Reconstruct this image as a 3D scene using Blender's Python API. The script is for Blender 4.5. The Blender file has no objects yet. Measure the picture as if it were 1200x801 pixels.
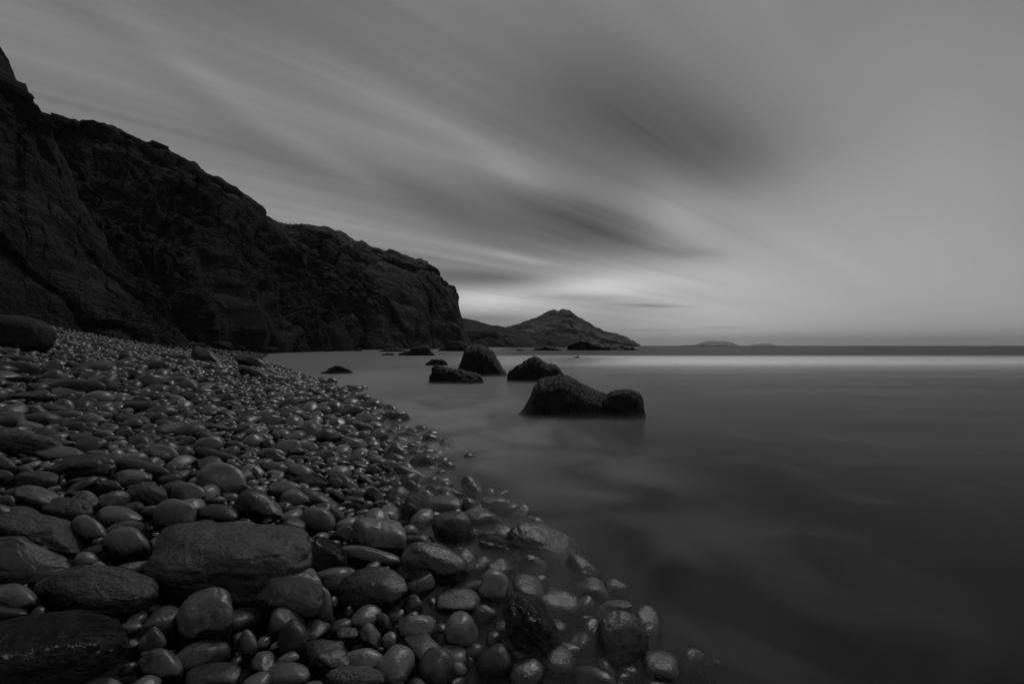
import bpy, math, random
import numpy as np
from mathutils import Vector

random.seed(11)
RNG = np.random.default_rng(11)
S = bpy.context.scene
COL = S.collection

# ------------------------------------------------------------------ camera
F = 533.0            # focal length in photograph pixels (16 mm on full frame, 1200 px wide)
U0, V0 = 600.0, 405.0
CAMZ = 1.30
cam_data = bpy.data.cameras.new('camera')
cam = bpy.data.objects.new('camera', cam_data)
COL.objects.link(cam)
cam.location = (0, 0, CAMZ)
cam.rotation_euler = (math.radians(90), 0, 0)
cam_data.sensor_width = 36.0
cam_data.lens = 36.0 * F / 1200.0
cam_data.shift_y = (V0 - 400.5) / 1200.0
cam_data.clip_start = 0.05
cam_data.clip_end = 60000
S.camera = cam

# ------------------------------------------------------------------ render look
S.view_settings.view_transform = 'Standard'
S.view_settings.look = 'None'
S.view_settings.exposure = 0.0
S.view_settings.gamma = 1.0
S.cycles.use_denoising = True
S.cycles.max_bounces = 6
S.cycles.diffuse_bounces = 2
S.cycles.glossy_bounces = 2
S.cycles.transmission_bounces = 4
S.cycles.transparent_max_bounces = 12
S.cycles.volume_bounces = 1
S.cycles.use_adaptive_sampling = True
S.cycles.adaptive_threshold = 0.02

# ------------------------------------------------------------------ node expression helper
class N:
    """a float socket of a node tree that can be written as arithmetic"""
    def __init__(s, nt, sock): s.nt, s.k = nt, sock
    def _m(s, op, *a, clamp=False):
        n = s.nt.nodes.new('ShaderNodeMath'); n.operation = op; n.use_clamp = clamp
        for i, x in enumerate((s,) + a):
            if isinstance(x, N): s.nt.links.new(x.k, n.inputs[i])
            else: n.inputs[i].default_value = float(x)
        return N(s.nt, n.outputs[0])
    def __add__(s, o): return s._m('ADD', o)
    __radd__ = __add__
    def __mul__(s, o): return s._m('MULTIPLY', o)
    __rmul__ = __mul__
    def __sub__(s, o): return s._m('SUBTRACT', o)
    def __rsub__(s, o): return (s * -1.0) + o
    def __truediv__(s, o): return s._m('DIVIDE', o)
    def exp(s): return s._m('EXPONENT')
    def pow(s, o): return s._m('POWER', o)
    def max(s, o): return s._m('MAXIMUM', o)
    def min(s, o): return s._m('MINIMUM', o)
    def abs(s): return s._m('ABSOLUTE')
    def sat(s): return s._m('ADD', 0.0, clamp=True)
    def step(s, a, b):
        n = s.nt.nodes.new('ShaderNodeMapRange'); n.interpolation_type = 'SMOOTHSTEP'
        s.nt.links.new(s.k, n.inputs[0]); n.inputs[1].default_value = a; n.inputs[2].default_value = b
        return N(s.nt, n.outputs[0])

def combine(nt, x, y, z):
    n = nt.nodes.new('ShaderNodeCombineXYZ')
    for i, v in enumerate((x, y, z)):
        if isinstance(v, N): nt.links.new(v.k, n.inputs[i])
        else: n.inputs[i].default_value = v
    return n.outputs[0]

def noise(nt, vec, scale, detail=3.0, rough=0.5, dist=0.0):
    n = nt.nodes.new('ShaderNodeTexNoise')
    n.inputs['Scale'].default_value = scale; n.inputs['Detail'].default_value = detail
    n.inputs['Roughness'].default_value = rough; n.inputs['Distortion'].default_value = dist
    if vec is not None: nt.links.new(vec, n.inputs['Vector'])
    return N(nt, n.outputs['Fac'])

def separate(nt, vec):
    n = nt.nodes.new('ShaderNodeSeparateXYZ'); nt.links.new(vec, n.inputs[0])
    return [N(nt, n.outputs[i]) for i in range(3)]

# ------------------------------------------------------------------ world: dusk sky behind wind-drawn cloud
SUN_AZ, SUN_EL = math.radians(24), math.radians(9)     # azimuth from the view axis, towards the sea
world = bpy.data.worlds.new('World'); S.world = world; world.use_nodes = True
nt = world.node_tree; nt.nodes.clear()
tc = nt.nodes.new('ShaderNodeTexCoord')
x, y, z = separate(nt, tc.outputs['Generated'])
az = x._m('ARCTAN2', y)
el = z._m('ARCSINE')
zc = z.max(0.0) + 0.035
px, py = x / zc, y / zc
AW = math.radians(48)                                  # the wind draws the cloud towards this azimuth
along = px * math.sin(AW) + py * math.cos(AW)
across = px * math.cos(AW) - py * math.sin(AW)
streak = noise(nt, combine(nt, along * 0.075, across * 1.05, 0.0), 1.0, 4.5, 0.58, 0.3)
streak2 = noise(nt, combine(nt, along * 0.20, across * 3.4, 5.0), 1.0, 4.5, 0.6, 0.25)
soft = noise(nt, combine(nt, az * 1.6, el * 3.0, 3.0), 1.0, 2.0, 0.5, 0.3)

def pix(u, v):
    return math.atan((u - U0) / F), math.atan((V0 - v) / math.hypot(F, u - U0))
def blob(u, v, ru, rv, tilt=0.0):
    """soft patch of sky; position and radii given as photograph pixels, laid in azimuth and elevation"""
    a0, e0 = pix(u, v)
    k = 1.0 / (F * (1 + ((u - U0) / F) ** 2))
    ra, re = ru * k, rv * k * math.sqrt(1 + ((u - U0) / F) ** 2)
    c, s = math.cos(math.radians(tilt)), math.sin(math.radians(tilt))
    da, de = az - a0, el - e0
    p = (da * c - de * s) / ra
    q = (da * s + de * c) / re
    return ((p * p + q * q) * -1.0).exp()

base = (az.step(-0.6, 0.9) * 0.020) + 0.228             # brighter over the open sea
base = base + (el * -1.0).step(-0.62, -0.02) * az.step(-0.05, 0.5) * 0.110
cloudy = 1.0 - az.step(0.28, 0.72) * 0.8                # the streaks thin out over the sea
low = el.step(0.02, 0.16)
val = base * (1.0 + (streak - 0.5) * cloudy * low * 1.9 + (streak2 - 0.5) * cloudy * low * 0.85 + (soft - 0.5) * 0.30)
def edge(b): return b * (1.0 + (streak2 - 0.5) * 1.5 + (streak - 0.5) * 1.6)
for (u, v, ru, rv, t, amp) in [
    (765, 150, 165, 70, 20, -0.60), (845, 185, 80, 38, 14, -0.36), (640, 100, 150, 50, 22, -0.16), (690, 262, 150, 32, 17, -0.72), (805, 296, 36, 6, 8, -0.46), (720, 284, 95, 14, 13, -0.55), (520, 245, 130, 24, 20, -0.40),
    (575, 327, 95, 10, 3, -0.60), (662, 348, 55, 3.6, 2, -0.6), (760, 358, 36, 2.2, 3, -0.6), (572, 372, 45, 4.5, 2, -0.38),
    (755, 387, 50, 1.7, 0, -0.28), (848, 384, 26, 1.6, 0, -0.26), (905, 392, 60, 2.0, 0, -0.12), (300, 160, 190, 22, 24, -0.20),
    (430, 95, 160, 26, 22, 0.14), (608, 205, 62, 13, 24, 0.38), (250, 100, 200, 14, 26, 0.18), (420, 203, 60, 9, 22, 0.26), (612, 303, 38, 5, 12, 0.34), (790, 258, 42, 26, 40, 0.16)]:
    val = val * (1.0 + edge(blob(u, v, ru, rv, t)) * amp)
for (u, v, ru, rv, t, amp) in [
    (568, 352, 80, 15, 0, 0.42), (690, 336, 75, 13, 0, 0.30), (770, 318, 100, 30, 0, 0.10), (790, 250, 55, 28, 30, 0.07), (900, 340, 240, 46, 0, 0.03),
    (655, 368, 46, 12, 0, 0.10)]:
    val = val + blob(u, v, ru, rv, t) * amp * (0.8 + streak2 * 0.4)
val = val * (1.0 - el.step(0.25, 0.70) * 0.12)
val = val * (1.0 - (el * -1.0).step(-0.035, 0.0) * 0.18)                 # faint band on the horizon
val = val * (1.0 - el.step(0.45, 1.2) * 0.35)            # thicker cloud overhead
val = val * (1.0 - y.step(-0.9, 0.3) * 0.0 - (y * -1.0).step(-0.1, 0.8) * 0.35)   # night side behind
sky = nt.nodes.new('ShaderNodeTexSky'); sky.sky_type = 'NISHITA'; sky.sun_disc = False
sky.sun_elevation = SUN_EL; sky.sun_rotation = SUN_AZ
sky.air_density = 1.0; sky.dust_density = 1.0
bw = nt.nodes.new('ShaderNodeRGBToBW'); nt.links.new(sky.outputs[0], bw.inputs[0])
blue = N(nt, bw.outputs[0])
bgs = nt.nodes.new('ShaderNodeBackground'); nt.links.new(combine(nt, blue, blue, blue), bgs.inputs[0]); bgs.inputs[1].default_value = 0.05
bgc = nt.nodes.new('ShaderNodeBackground'); nt.links.new(combine(nt, val, val, val), bgc.inputs[0]); bgc.inputs[1].default_value = 1.0
mx = nt.nodes.new('ShaderNodeMixShader'); mx.inputs[0].default_value = 0.93          # cloud cover
nt.links.new(bgs.outputs[0], mx.inputs[1]); nt.links.new(bgc.outputs[0], mx.inputs[2])
out = nt.nodes.new('ShaderNodeOutputWorld'); nt.links.new(mx.outputs[0], out.inputs[0])
world.cycles.sampling_method = 'MANUAL'; world.cycles.sample_map_resolution = 1024

sun_d = bpy.data.lights.new('sun', 'SUN'); sun_d.energy = 0.58; sun_d.angle = math.radians(9); sun_d.color = (1, 1, 1)
sun = bpy.data.objects.new('sun', sun_d); COL.objects.link(sun)
LA, LE = math.radians(24), math.radians(52)            # the soft glow that comes over the sea
sdir = Vector((math.sin(LA) * math.cos(LE), math.cos(LA) * math.cos(LE), math.sin(LE)))
sun.rotation_euler = sdir.to_track_quat('Z', 'Y').to_euler()

# ------------------------------------------------------------------ numpy noise
def _hash(ix, iy, iz, seed):
    h = (ix * 374761393 + iy * 668265263 + iz * 2147483647 + seed * 974634777) & 0xFFFFFFFF
    h = ((h ^ (h >> 13)) * 1274126177) & 0xFFFFFFFF
    h = ((h ^ (h >> 16)) * 2246822519) & 0xFFFFFFFF
    return ((h ^ (h >> 13)) & 0xFFFFFF) / float(0x7FFFFF) - 1.0
def vnoise(P, seed=0):
    P = np.asarray(P, float); i = np.floor(P).astype(np.int64); f = P - i
    f = f * f * f * (f * (f * 6 - 15) + 10)
    r = 0
    for dx in (0, 1):
        wx = f[:, 0] if dx else 1 - f[:, 0]
        for dy in (0, 1):
            wy = f[:, 1] if dy else 1 - f[:, 1]
            for dz in (0, 1):
                wz = f[:, 2] if dz else 1 - f[:, 2]
                r = r + wx * wy * wz * _hash(i[:, 0] + dx, i[:, 1] + dy, i[:, 2] + dz, seed)
    return r
def fbm(P, octv=4, seed=0, gain=0.5, lac=2.03):
    s, a, t = 0, 1.0, 0
    for k in range(octv):
        s = s + a * vnoise(P, seed + k * 17); t += a; a *= gain; P = P * lac + 3.7
    return s / t
def ridged(P, octv=4, seed=0, gain=0.55, lac=2.1):
    s, a, t = 0, 1.0, 0
    for k in range(octv):
        s = s + a * (1 - 2 * np.abs(vnoise(P, seed + k * 13))); t += a; a *= gain; P = P * lac + 1.3
    return s / t
def blocks(P, seed=0, warp=0.35):
    """broken rock: one level per cell, with narrow clefts between the cells"""
    P = P + warp * np.stack([vnoise(P * 1.7, seed + k) for k in (1, 2, 3)], 1)
    i = np.floor(P).astype(np.int64)
    d1 = np.full(len(P), 9.0); d2 = d1.copy(); h = np.zeros(len(P))
    for dx in (-1, 0, 1):
        for dy in (-1, 0, 1):
            for dz in (-1, 0, 1):
                c = i + np.array([dx, dy, dz])
                q = [c[:, k] + 0.5 + 0.45 * _hash(c[:, 0], c[:, 1], c[:, 2], seed + 100 + k) for k in range(3)]
                d = (P[:, 0] - q[0]) ** 2 + (P[:, 1] - q[1]) ** 2 + (P[:, 2] - q[2]) ** 2
                # each block face is tilted its own way
                g = [_hash(c[:, 0], c[:, 1], c[:, 2], seed + 200 + k) for k in range(3)]
                lv = _hash(c[:, 0], c[:, 1], c[:, 2], seed + 7) + 0.9 * sum(g[k] * (P[:, k] - q[k]) for k in range(3))
                m = d < d1
                d2 = np.where(m, d1, np.minimum(d2, d)); h = np.where(m, lv, h); d1 = np.where(m, d, d1)
    e = np.clip((np.sqrt(d2) - np.sqrt(d1)) * 5, 0, 1)
    return h * 0.6 - (1 - e) * 0.5

# ------------------------------------------------------------------ mesh helpers
def make_mesh(name, V, Fc, attrs=None, smooth=True):
    V = np.ascontiguousarray(V, np.float32); Fc = np.ascontiguousarray(Fc, np.int32)
    me = bpy.data.meshes.new(name)
    n, k = Fc.shape
    me.vertices.add(len(V)); me.vertices.foreach_set('co', V.ravel())
    me.loops.add(n * k); me.loops.foreach_set('vertex_index', Fc.ravel())
    me.polygons.add(n)
    me.polygons.foreach_set('loop_start', np.arange(0, n * k, k, dtype=np.int32))
    me.polygons.foreach_set('loop_total', np.full(n, k, np.int32))
    if smooth: me.polygons.foreach_set('use_smooth', np.ones(n, bool))
    me.update(calc_edges=True)
    for an, arr in (attrs or {}).items():
        at = me.attributes.new(an, 'FLOAT', 'POINT'); at.data.foreach_set('value', np.ascontiguousarray(arr, np.float32))
    return me
def link(name, me, mat, label=None, cat=None, group=None, kind=None, loc=(0, 0, 0), parent=None):
    o = bpy.data.objects.new(name, me); COL.objects.link(o); o.location = loc
    if me is not None and mat is not None and not me.materials: me.materials.append(mat)
    if label: o['label'] = label
    if cat: o['category'] = cat
    if group: o['group'] = group
    if kind: o['kind'] = kind
    if parent: o.parent = parent
    return o
def grid_faces(nr, nc):
    i = np.arange(nr - 1)[:, None] * nc + np.arange(nc - 1)[None, :]
    return np.stack([i, i + 1, i + nc + 1, i + nc], -1).reshape(-1, 4)

import bmesh
ICO = {}
for lv in (2, 3, 4, 5, 6):
    bm = bmesh.new(); bmesh.ops.create_icosphere(bm, subdivisions=lv, radius=1.0)
    ICO[lv - 1] = (np.array([v.co[:] for v in bm.verts]), np.array([[v.index for v in f.verts] for f in bm.faces], np.int32))
    bm.free()

# ------------------------------------------------------------------ materials
def new_mat(name):
    m = bpy.data.materials.new(name); m.use_nodes = True; m.node_tree.nodes.clear(); return m, m.node_tree
def attr(nt, name):
    n = nt.nodes.new('ShaderNodeAttribute'); n.attribute_name = name; return N(nt, n.outputs['Fac'])
def principled(nt, base, rough, bump=None, bump_d=0.01, spec=0.5):
    p = nt.nodes.new('ShaderNodeBsdfPrincipled')
    nt.links.new(combine(nt, base, base, base), p.inputs['Base Color'])
    if isinstance(rough, N): nt.links.new(rough.k, p.inputs['Roughness'])
    else: p.inputs['Roughness'].default_value = rough
    if isinstance(spec, N): nt.links.new(spec.k, p.inputs['Specular IOR Level'])
    else: p.inputs['Specular IOR Level'].default_value = spec
    if bump is not None:
        b = nt.nodes.new('ShaderNodeBump'); b.inputs['Distance'].default_value = bump_d; b.inputs['Strength'].default_value = 1.0
        nt.links.new(bump.k, b.inputs['Height']); nt.links.new(b.outputs[0], p.inputs['Normal'])
    o = nt.nodes.new('ShaderNodeOutputMaterial'); nt.links.new(p.outputs[0], o.inputs[0])
    return p

def stone_material():
    m, nt = new_mat('wave_worn_stone')
    tcn = nt.nodes.new('ShaderNodeTexCoord'); oc = tcn.outputs['Object']
    tone, dry, coarse = attr(nt, 'tone'), attr(nt, 'dry'), attr(nt, 'coarse')
    edge_n = noise(nt, oc, 9.0, 4.0, 0.6, 0.4)
    d = (dry + (edge_n - 0.5) * 0.75).step(-0.035, 0.035)
    grain = noise(nt, oc, 260.0, 2.0, 0.6)
    blotch = noise(nt, oc, 22.0, 4.0, 0.6, 0.6)
    dry_c = tone * (0.25 + blotch * 1.15 + (grain - 0.5) * 0.9)
    wet_c = tone * (0.04 + blotch * 0.06)
    vein = (1.0 - (noise(nt, oc, 7.0, 3.0, 0.5, 0.8) - 0.5).abs().step(0.002, 0.012)) * noise(nt, oc, 2.3, 2.0).step(0.54, 0.6)
    dry_c = dry_c * (1.0 + vein * 1.1)
    basec = (dry_c * d + wet_c * (1.0 - d)).max(0.003)
    rgh = d * (0.23 + blotch * 0.22) + (1.0 - d) * (0.19 + blotch * 0.20 - coarse * 0.035)
    pit = noise(nt, oc, 85.0, 5.0, 0.7)
    chip = noise(nt, oc, 19.0, 5.0, 0.62, 0.5)
    h = pit * (coarse * 0.9 + 0.10) + chip * (coarse * 3.4 + 0.30) + grain * 0.05
    principled(nt, basec, rgh, h, 0.008, 0.85 + (1.0 - d) * 0.15)
    return m
MAT_STONE = stone_material()

def rock_material(name, lo, hi, sc, rough=0.62, bump_d=0.06, strata=0.0, soil=0.0):
    m, nt = new_mat(name)
    tcn = nt.nodes.new('ShaderNodeTexCoord'); oc = tcn.outputs['Object']
    a = noise(nt, oc, sc, 7.0, 0.62, 0.5); b = noise(nt, oc, sc * 7.0, 6.0, 0.65)
    c = noise(nt, oc, sc * 0.25, 4.0, 0.55, 0.8)
    k = (a * 0.55 + b * 0.30 + c * 0.50 - 0.17).step(0.36, 0.74)
    if strata:
        sx, sy, sz = separate(nt, oc)
        st = noise(nt, combine(nt, sx * 0.25, sy * 0.25, sz * 2.6 + sx * 0.5), sc, 5.0, 0.6, 0.4)
        k = (k + (st - 0.5) * strata).sat()
        a = a + st * strata
    col = k * (hi - lo) + lo
    vo = nt.nodes.new('ShaderNodeTexVoronoi'); vo.feature = 'DISTANCE_TO_EDGE'; vo.inputs['Scale'].default_value = sc * 3.4
    wv_ = nt.nodes.new('ShaderNodeVectorMath'); wv_.operation = 'ADD'
    nt.links.new(oc, wv_.inputs[0]); wob = noise(nt, oc, sc * 2.5, 4.0, 0.6)
    nt.links.new(combine(nt, wob * (0.5 / sc), wob * (0.4 / sc), wob * (0.7 / sc)), wv_.inputs[1]); nt.links.new(wv_.outputs[0], vo.inputs['Vector'])
    crack = N(nt, vo.outputs['Distance']).step(0.0, 0.10)
    col = col * (crack * 0.55 + 0.45)
    if soil:
        ge = nt.nodes.new('ShaderNodeNewGeometry'); nx_, ny_, nz_ = separate(nt, ge.outputs['True Normal'])
        fl = (nz_ + (b - 0.5) * 0.5).step(0.55, 0.85) * (c * 1.4 - 0.2).sat()
        col = col * (1.0 - fl) + fl * soil
    principled(nt, col, rough, a * 1.0 + b * 0.9 + crack * 0.28, bump_d, 0.35)
    return m
MAT_CLIFF = rock_material('dark_volcanic_cliff', 0.002, 0.030, 0.30, 0.9, 1.5, 0.6, soil=0.075)
MAT_HEAD = rock_material('weathered_headland', 0.003, 0.040, 0.22, 0.9, 1.2, 0.8, soil=0.15)
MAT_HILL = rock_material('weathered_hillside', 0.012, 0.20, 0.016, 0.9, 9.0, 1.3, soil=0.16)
MAT_ISLE = rock_material('hazed_island_slopes', 0.12, 0.30, 0.002, 0.9, 20.0, 0.0)  # base colour paled to stand in for part of the haze
MAT_SEAROCK = rock_material('wet_black_basalt', 0.002, 0.009, 1.3, 0.55, 0.09, 0.0)
MAT_BOULDER = rock_material('dark_boulder', 0.004, 0.012, 2.0, 0.7, 0.02, 0.0)
MAT_GROUND = rock_material('wet_shingle_bed', 0.008, 0.04, 14.0, 0.6, 0.03, 0.0)

# ------------------------------------------------------------------ the beach surface
SHORE = np.array([(-260, 190), (-120, 150), (-54, 100), (-33, 62), (-21, 38), (-14.4, 28.5), (-8.2, 18.5), (-5.2, 13.6), (-2.75, 8.3), (-1.40, 5.6), (-0.82, 3.9),
                  (-0.48, 2.95), (-0.26, 2.35), (-0.12, 1.9), (-0.05, 1.2), (0.0, 0.0), (-0.2, -2.0), (1.5, -8.0), (8, -30), (40, -200), (60, -400)])
def shore_d(X, Y):
    """signed distance to the waterline, positive inland"""
    P = np.stack([np.asarray(X, float).ravel(), np.asarray(Y, float).ravel()], 1)
    best = np.full(len(P), 1e18); sg = np.ones(len(P))
    for A, B in zip(SHORE[:-1], SHORE[1:]):
        ab = B - A; t = np.clip(((P - A) @ ab) / (ab @ ab), 0, 1)
        q = P - (A + t[:, None] * ab); d2 = (q ** 2).sum(1)
        s = ab[0] * (P[:, 1] - A[1]) - ab[1] * (P[:, 0] - A[0])      # right of A->B is negative; land lies on the right-hand side walking towards the camera
        m = d2 < best - 1e-12
        best[m] = d2[m]; sg[m] = np.where(s[m] < 0, 1.0, -1.0)
    return (np.sqrt(best) * sg).reshape(np.shape(X))
def ground(X, Y):
    X = np.asarray(X, float); Y = np.asarray(Y, float)
    d = shore_d(X, Y)
    di = np.clip(d, 0, 26)
    up = 0.13 * di + 0.006 * di ** 2
    dn = np.minimum(d, 0)
    dep = np.where(dn > -2.0, 0.075 * dn, 0.075 * -2.0 + 0.22 * (dn + 2.0))
    z = up + np.maximum(dep, -2.6)
    P = np.stack([X.ravel() * 0.45, Y.ravel() * 0.45, np.zeros(X.size)], 1)
    return z + (fbm(P, 3, 5) * 0.07).reshape(X.shape) * np.clip(np.abs(d) * 0.4, 0.2, 1)
def g1(x, y): return float(ground(np.array([x]), np.array([y]))[0])
def ray(u, v): return (u - U0) / F, (V0 - v) / F

rr = np.concatenate([[0.0], np.geomspace(0.35, 40000, 300)])
th = np.linspace(0, 2 * math.pi, 361)
RR, TH = np.meshgrid(rr, th, indexing='ij')
GX, GY = RR * np.sin(TH), RR * np.cos(TH)
GZ = ground(GX, GY) - 0.035
V = np.stack([GX.ravel(), GY.ravel(), GZ.ravel()], 1)
link('shingle_ground', make_mesh('shingle_ground', V, grid_faces(*GX.shape)), MAT_GROUND, 'dark wet shingle bed sloping from the cliff foot under the sea', kind='structure')

# ------------------------------------------------------------------ the sea
def water_material():
    m, nt = new_mat('long_exposure_sea')
    g = nt.nodes.new('ShaderNodeNewGeometry')
    X, Y, Z = separate(nt, g.outputs['Position'])
    n1 = noise(nt, combine(nt, X * 0.10, Y * 0.45, 0.0), 1.0, 3.0, 0.5, 0.4)
    n2 = noise(nt, combine(nt, X * 0.012, Y * 0.05, 4.0), 1.0, 3.0, 0.5, 0.4)
    n3 = noise(nt, combine(nt, X * 0.9, Y * 0.9, 8.0), 1.0, 3.0, 0.55, 1.0)
    n4 = noise(nt, combine(nt, X * 0.035, Y * 0.33, 14.0), 1.0, 4.0, 0.55, 0.5)
    Yw = Y * (0.88 + n2 * 0.16 + n4 * 0.08)
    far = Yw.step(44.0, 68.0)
    sheen_band = (Yw.step(17.0, 34.0) * 0.35 + Yw.step(27.0, 38.0) * 0.65) * (1.0 - Yw.step(43.0, 68.0)) * X.step(-14.0, 10.0) * (1.0 - X.step(12.0, 60.0) * 0.55)  # bright band: horizon sky sheen put in by overstrong reflectance and pale colour
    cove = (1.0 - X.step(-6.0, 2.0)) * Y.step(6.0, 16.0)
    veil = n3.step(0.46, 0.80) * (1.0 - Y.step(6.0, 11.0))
    inner = (1.0 - (X - Y * 0.10).step(-0.4, 2.4)) * Y.step(3.6, 5.5) * (1.0 - Y.step(9.0, 26.0) * 0.6)  # pale veil for mist, also painting in sky reflected among the rocks
    lw = nt.nodes.new('ShaderNodeFresnel'); lw.inputs['IOR'].default_value = 1.33
    bp = nt.nodes.new('ShaderNodeBump'); bp.inputs['Distance'].default_value = 0.05; bp.inputs['Strength'].default_value = 0.5
    nt.links.new((n1 * 0.6 + n3 * 0.15).k, bp.inputs['Height']); nt.links.new(bp.outputs[0], lw.inputs['Normal'])
    fr = N(nt, lw.outputs[0])
    tr = nt.nodes.new('ShaderNodeBsdfTransparent')
    gl = nt.nodes.new('ShaderNodeBsdfAnisotropic')
    refl = ((0.345 - far * 0.21 + Y.step(7.0, 22.0) * 0.03) * (0.55 + n1 * 0.45 + n4 * 0.45)) * (1.0 - sheen_band) + sheen_band * (1.15 + n2 * 0.45)
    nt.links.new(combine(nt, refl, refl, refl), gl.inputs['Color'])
    rg = 0.23 + far * 0.08 - sheen_band * 0.13
    nt.links.new(rg.k, gl.inputs['Roughness']); nt.links.new(bp.outputs[0], gl.inputs['Normal'])
    mix = nt.nodes.new('ShaderNodeMixShader'); nt.links.new(fr.k, mix.inputs[0])
    nt.links.new(tr.outputs[0], mix.inputs[1]); nt.links.new(gl.outputs[0], mix.inputs[2])
    df = nt.nodes.new('ShaderNodeBsdfDiffuse'); df.inputs[0].default_value = (0.85, 0.85, 0.85, 1)
    mix2 = nt.nodes.new('ShaderNodeMixShader')
    fo = (sheen_band * 0.25 + veil * 0.05 + cove * 0.17 + inner * 0.10 + 0.001).sat()
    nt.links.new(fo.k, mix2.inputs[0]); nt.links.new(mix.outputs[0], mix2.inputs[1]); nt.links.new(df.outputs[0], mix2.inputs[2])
    sc = nt.nodes.new('ShaderNodeVolumeScatter'); sc.inputs['Color'].default_value = (0.19, 0.19, 0.19, 1); sc.inputs['Density'].default_value = 0.9
    ab = nt.nodes.new('ShaderNodeVolumeAbsorption'); ab.inputs['Color'].default_value = (0, 0, 0, 1); ab.inputs['Density'].default_value = 2.3
    ad = nt.nodes.new('ShaderNodeAddShader'); nt.links.new(sc.outputs[0], ad.inputs[0]); nt.links.new(ab.outputs[0], ad.inputs[1])
    o = nt.nodes.new('ShaderNodeOutputMaterial'); nt.links.new(mix2.outputs[0], o.inputs['Surface']); nt.links.new(ad.outputs[0], o.inputs['Volume'])
    return m
WR = 30000.0
wv = np.array([(-WR, -WR, -6), (WR, -WR, -6), (WR, WR, -6), (-WR, WR, -6), (-WR, -WR, 0), (WR, -WR, 0), (WR, WR, 0), (-WR, WR, 0)], float)
wf = np.array([(0, 3, 2, 1), (4, 5, 6, 7), (0, 1, 5, 4), (1, 2, 6, 5), (2, 3, 7, 6), (3, 0, 4, 7)])
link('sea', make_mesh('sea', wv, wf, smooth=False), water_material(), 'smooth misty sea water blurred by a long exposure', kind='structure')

def mist_material():
    m, nt = new_mat('swash_mist')
    g = nt.nodes.new('ShaderNodeNewGeometry')
    X, Y, Z = separate(nt, g.outputs['Position'])
    fall = (1.0 - Z / 0.09).sat(); fall2 = (1.0 - Z / 0.16).sat()
    n = noise(nt, combine(nt, X * 0.9, Y * 0.7, 0.0), 1.0, 2.0, 0.5, 0.8)
    side = (1.0 - (X + (Y - 3.0) * 0.22).step(0.6, 2.6)) * (1.0 - Y.step(7.0, 13.0)) * Y.step(1.3, 2.6)
    offshore = Y.step(5.5, 8.0) * (1.0 - Y.step(18.0, 27.0)) * (1.0 - (X - Y * 0.05).step(2.3, 4.0)) * (X + Y * 0.3).step(-3.0, 0.0)
    dens = fall * fall * side * n.step(0.28, 0.75) * 6.5 + fall2 * fall2 * offshore * 0.55
    pv = nt.nodes.new('ShaderNodeVolumeScatter'); pv.inputs['Color'].default_value = (0.9, 0.9, 0.9, 1)
    nt.links.new(dens.k, pv.inputs['Density'])
    o = nt.nodes.new('ShaderNodeOutputMaterial'); nt.links.new(pv.outputs[0], o.inputs['Volume'])
    m.cycles.volume_step_rate = 0.25
    return m
bx0, bx1, by0, by1, bz0, bz1 = -10.0, 5.5, 1.2, 27.0, 0.003, 0.16
mv = np.array([(a, b, c) for c in (bz0, bz1) for (a, b) in ((bx0, by0), (bx1, by0), (bx1, by1), (bx0, by1))], float)
link('swash_mist', make_mesh('swash_mist', mv, wf, smooth=False), mist_material(), 'thin veil of sea mist lying over the stones at the waterline', kind='stuff')

def haze_material():
    m, nt = new_mat('haze')
    pv = nt.nodes.new('ShaderNodeVolumePrincipled'); pv.inputs['Color'].default_value = (0.97, 0.97, 0.97, 1); pv.inputs['Density'].default_value = 6.5e-5
    o = nt.nodes.new('ShaderNodeOutputMaterial'); nt.links.new(pv.outputs[0], o.inputs['Volume'])
    return m
HR = 20500.0
hv_ = np.array([(a, b, c) for c in (-7.0, 330.0) for (a, b) in ((-HR, -HR), (HR, -HR), (HR, HR), (-HR, HR))], float)
link('haze', make_mesh('haze', hv_, wf, smooth=False), haze_material(), 'thin sea haze paling the far islands', kind='stuff')

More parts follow.
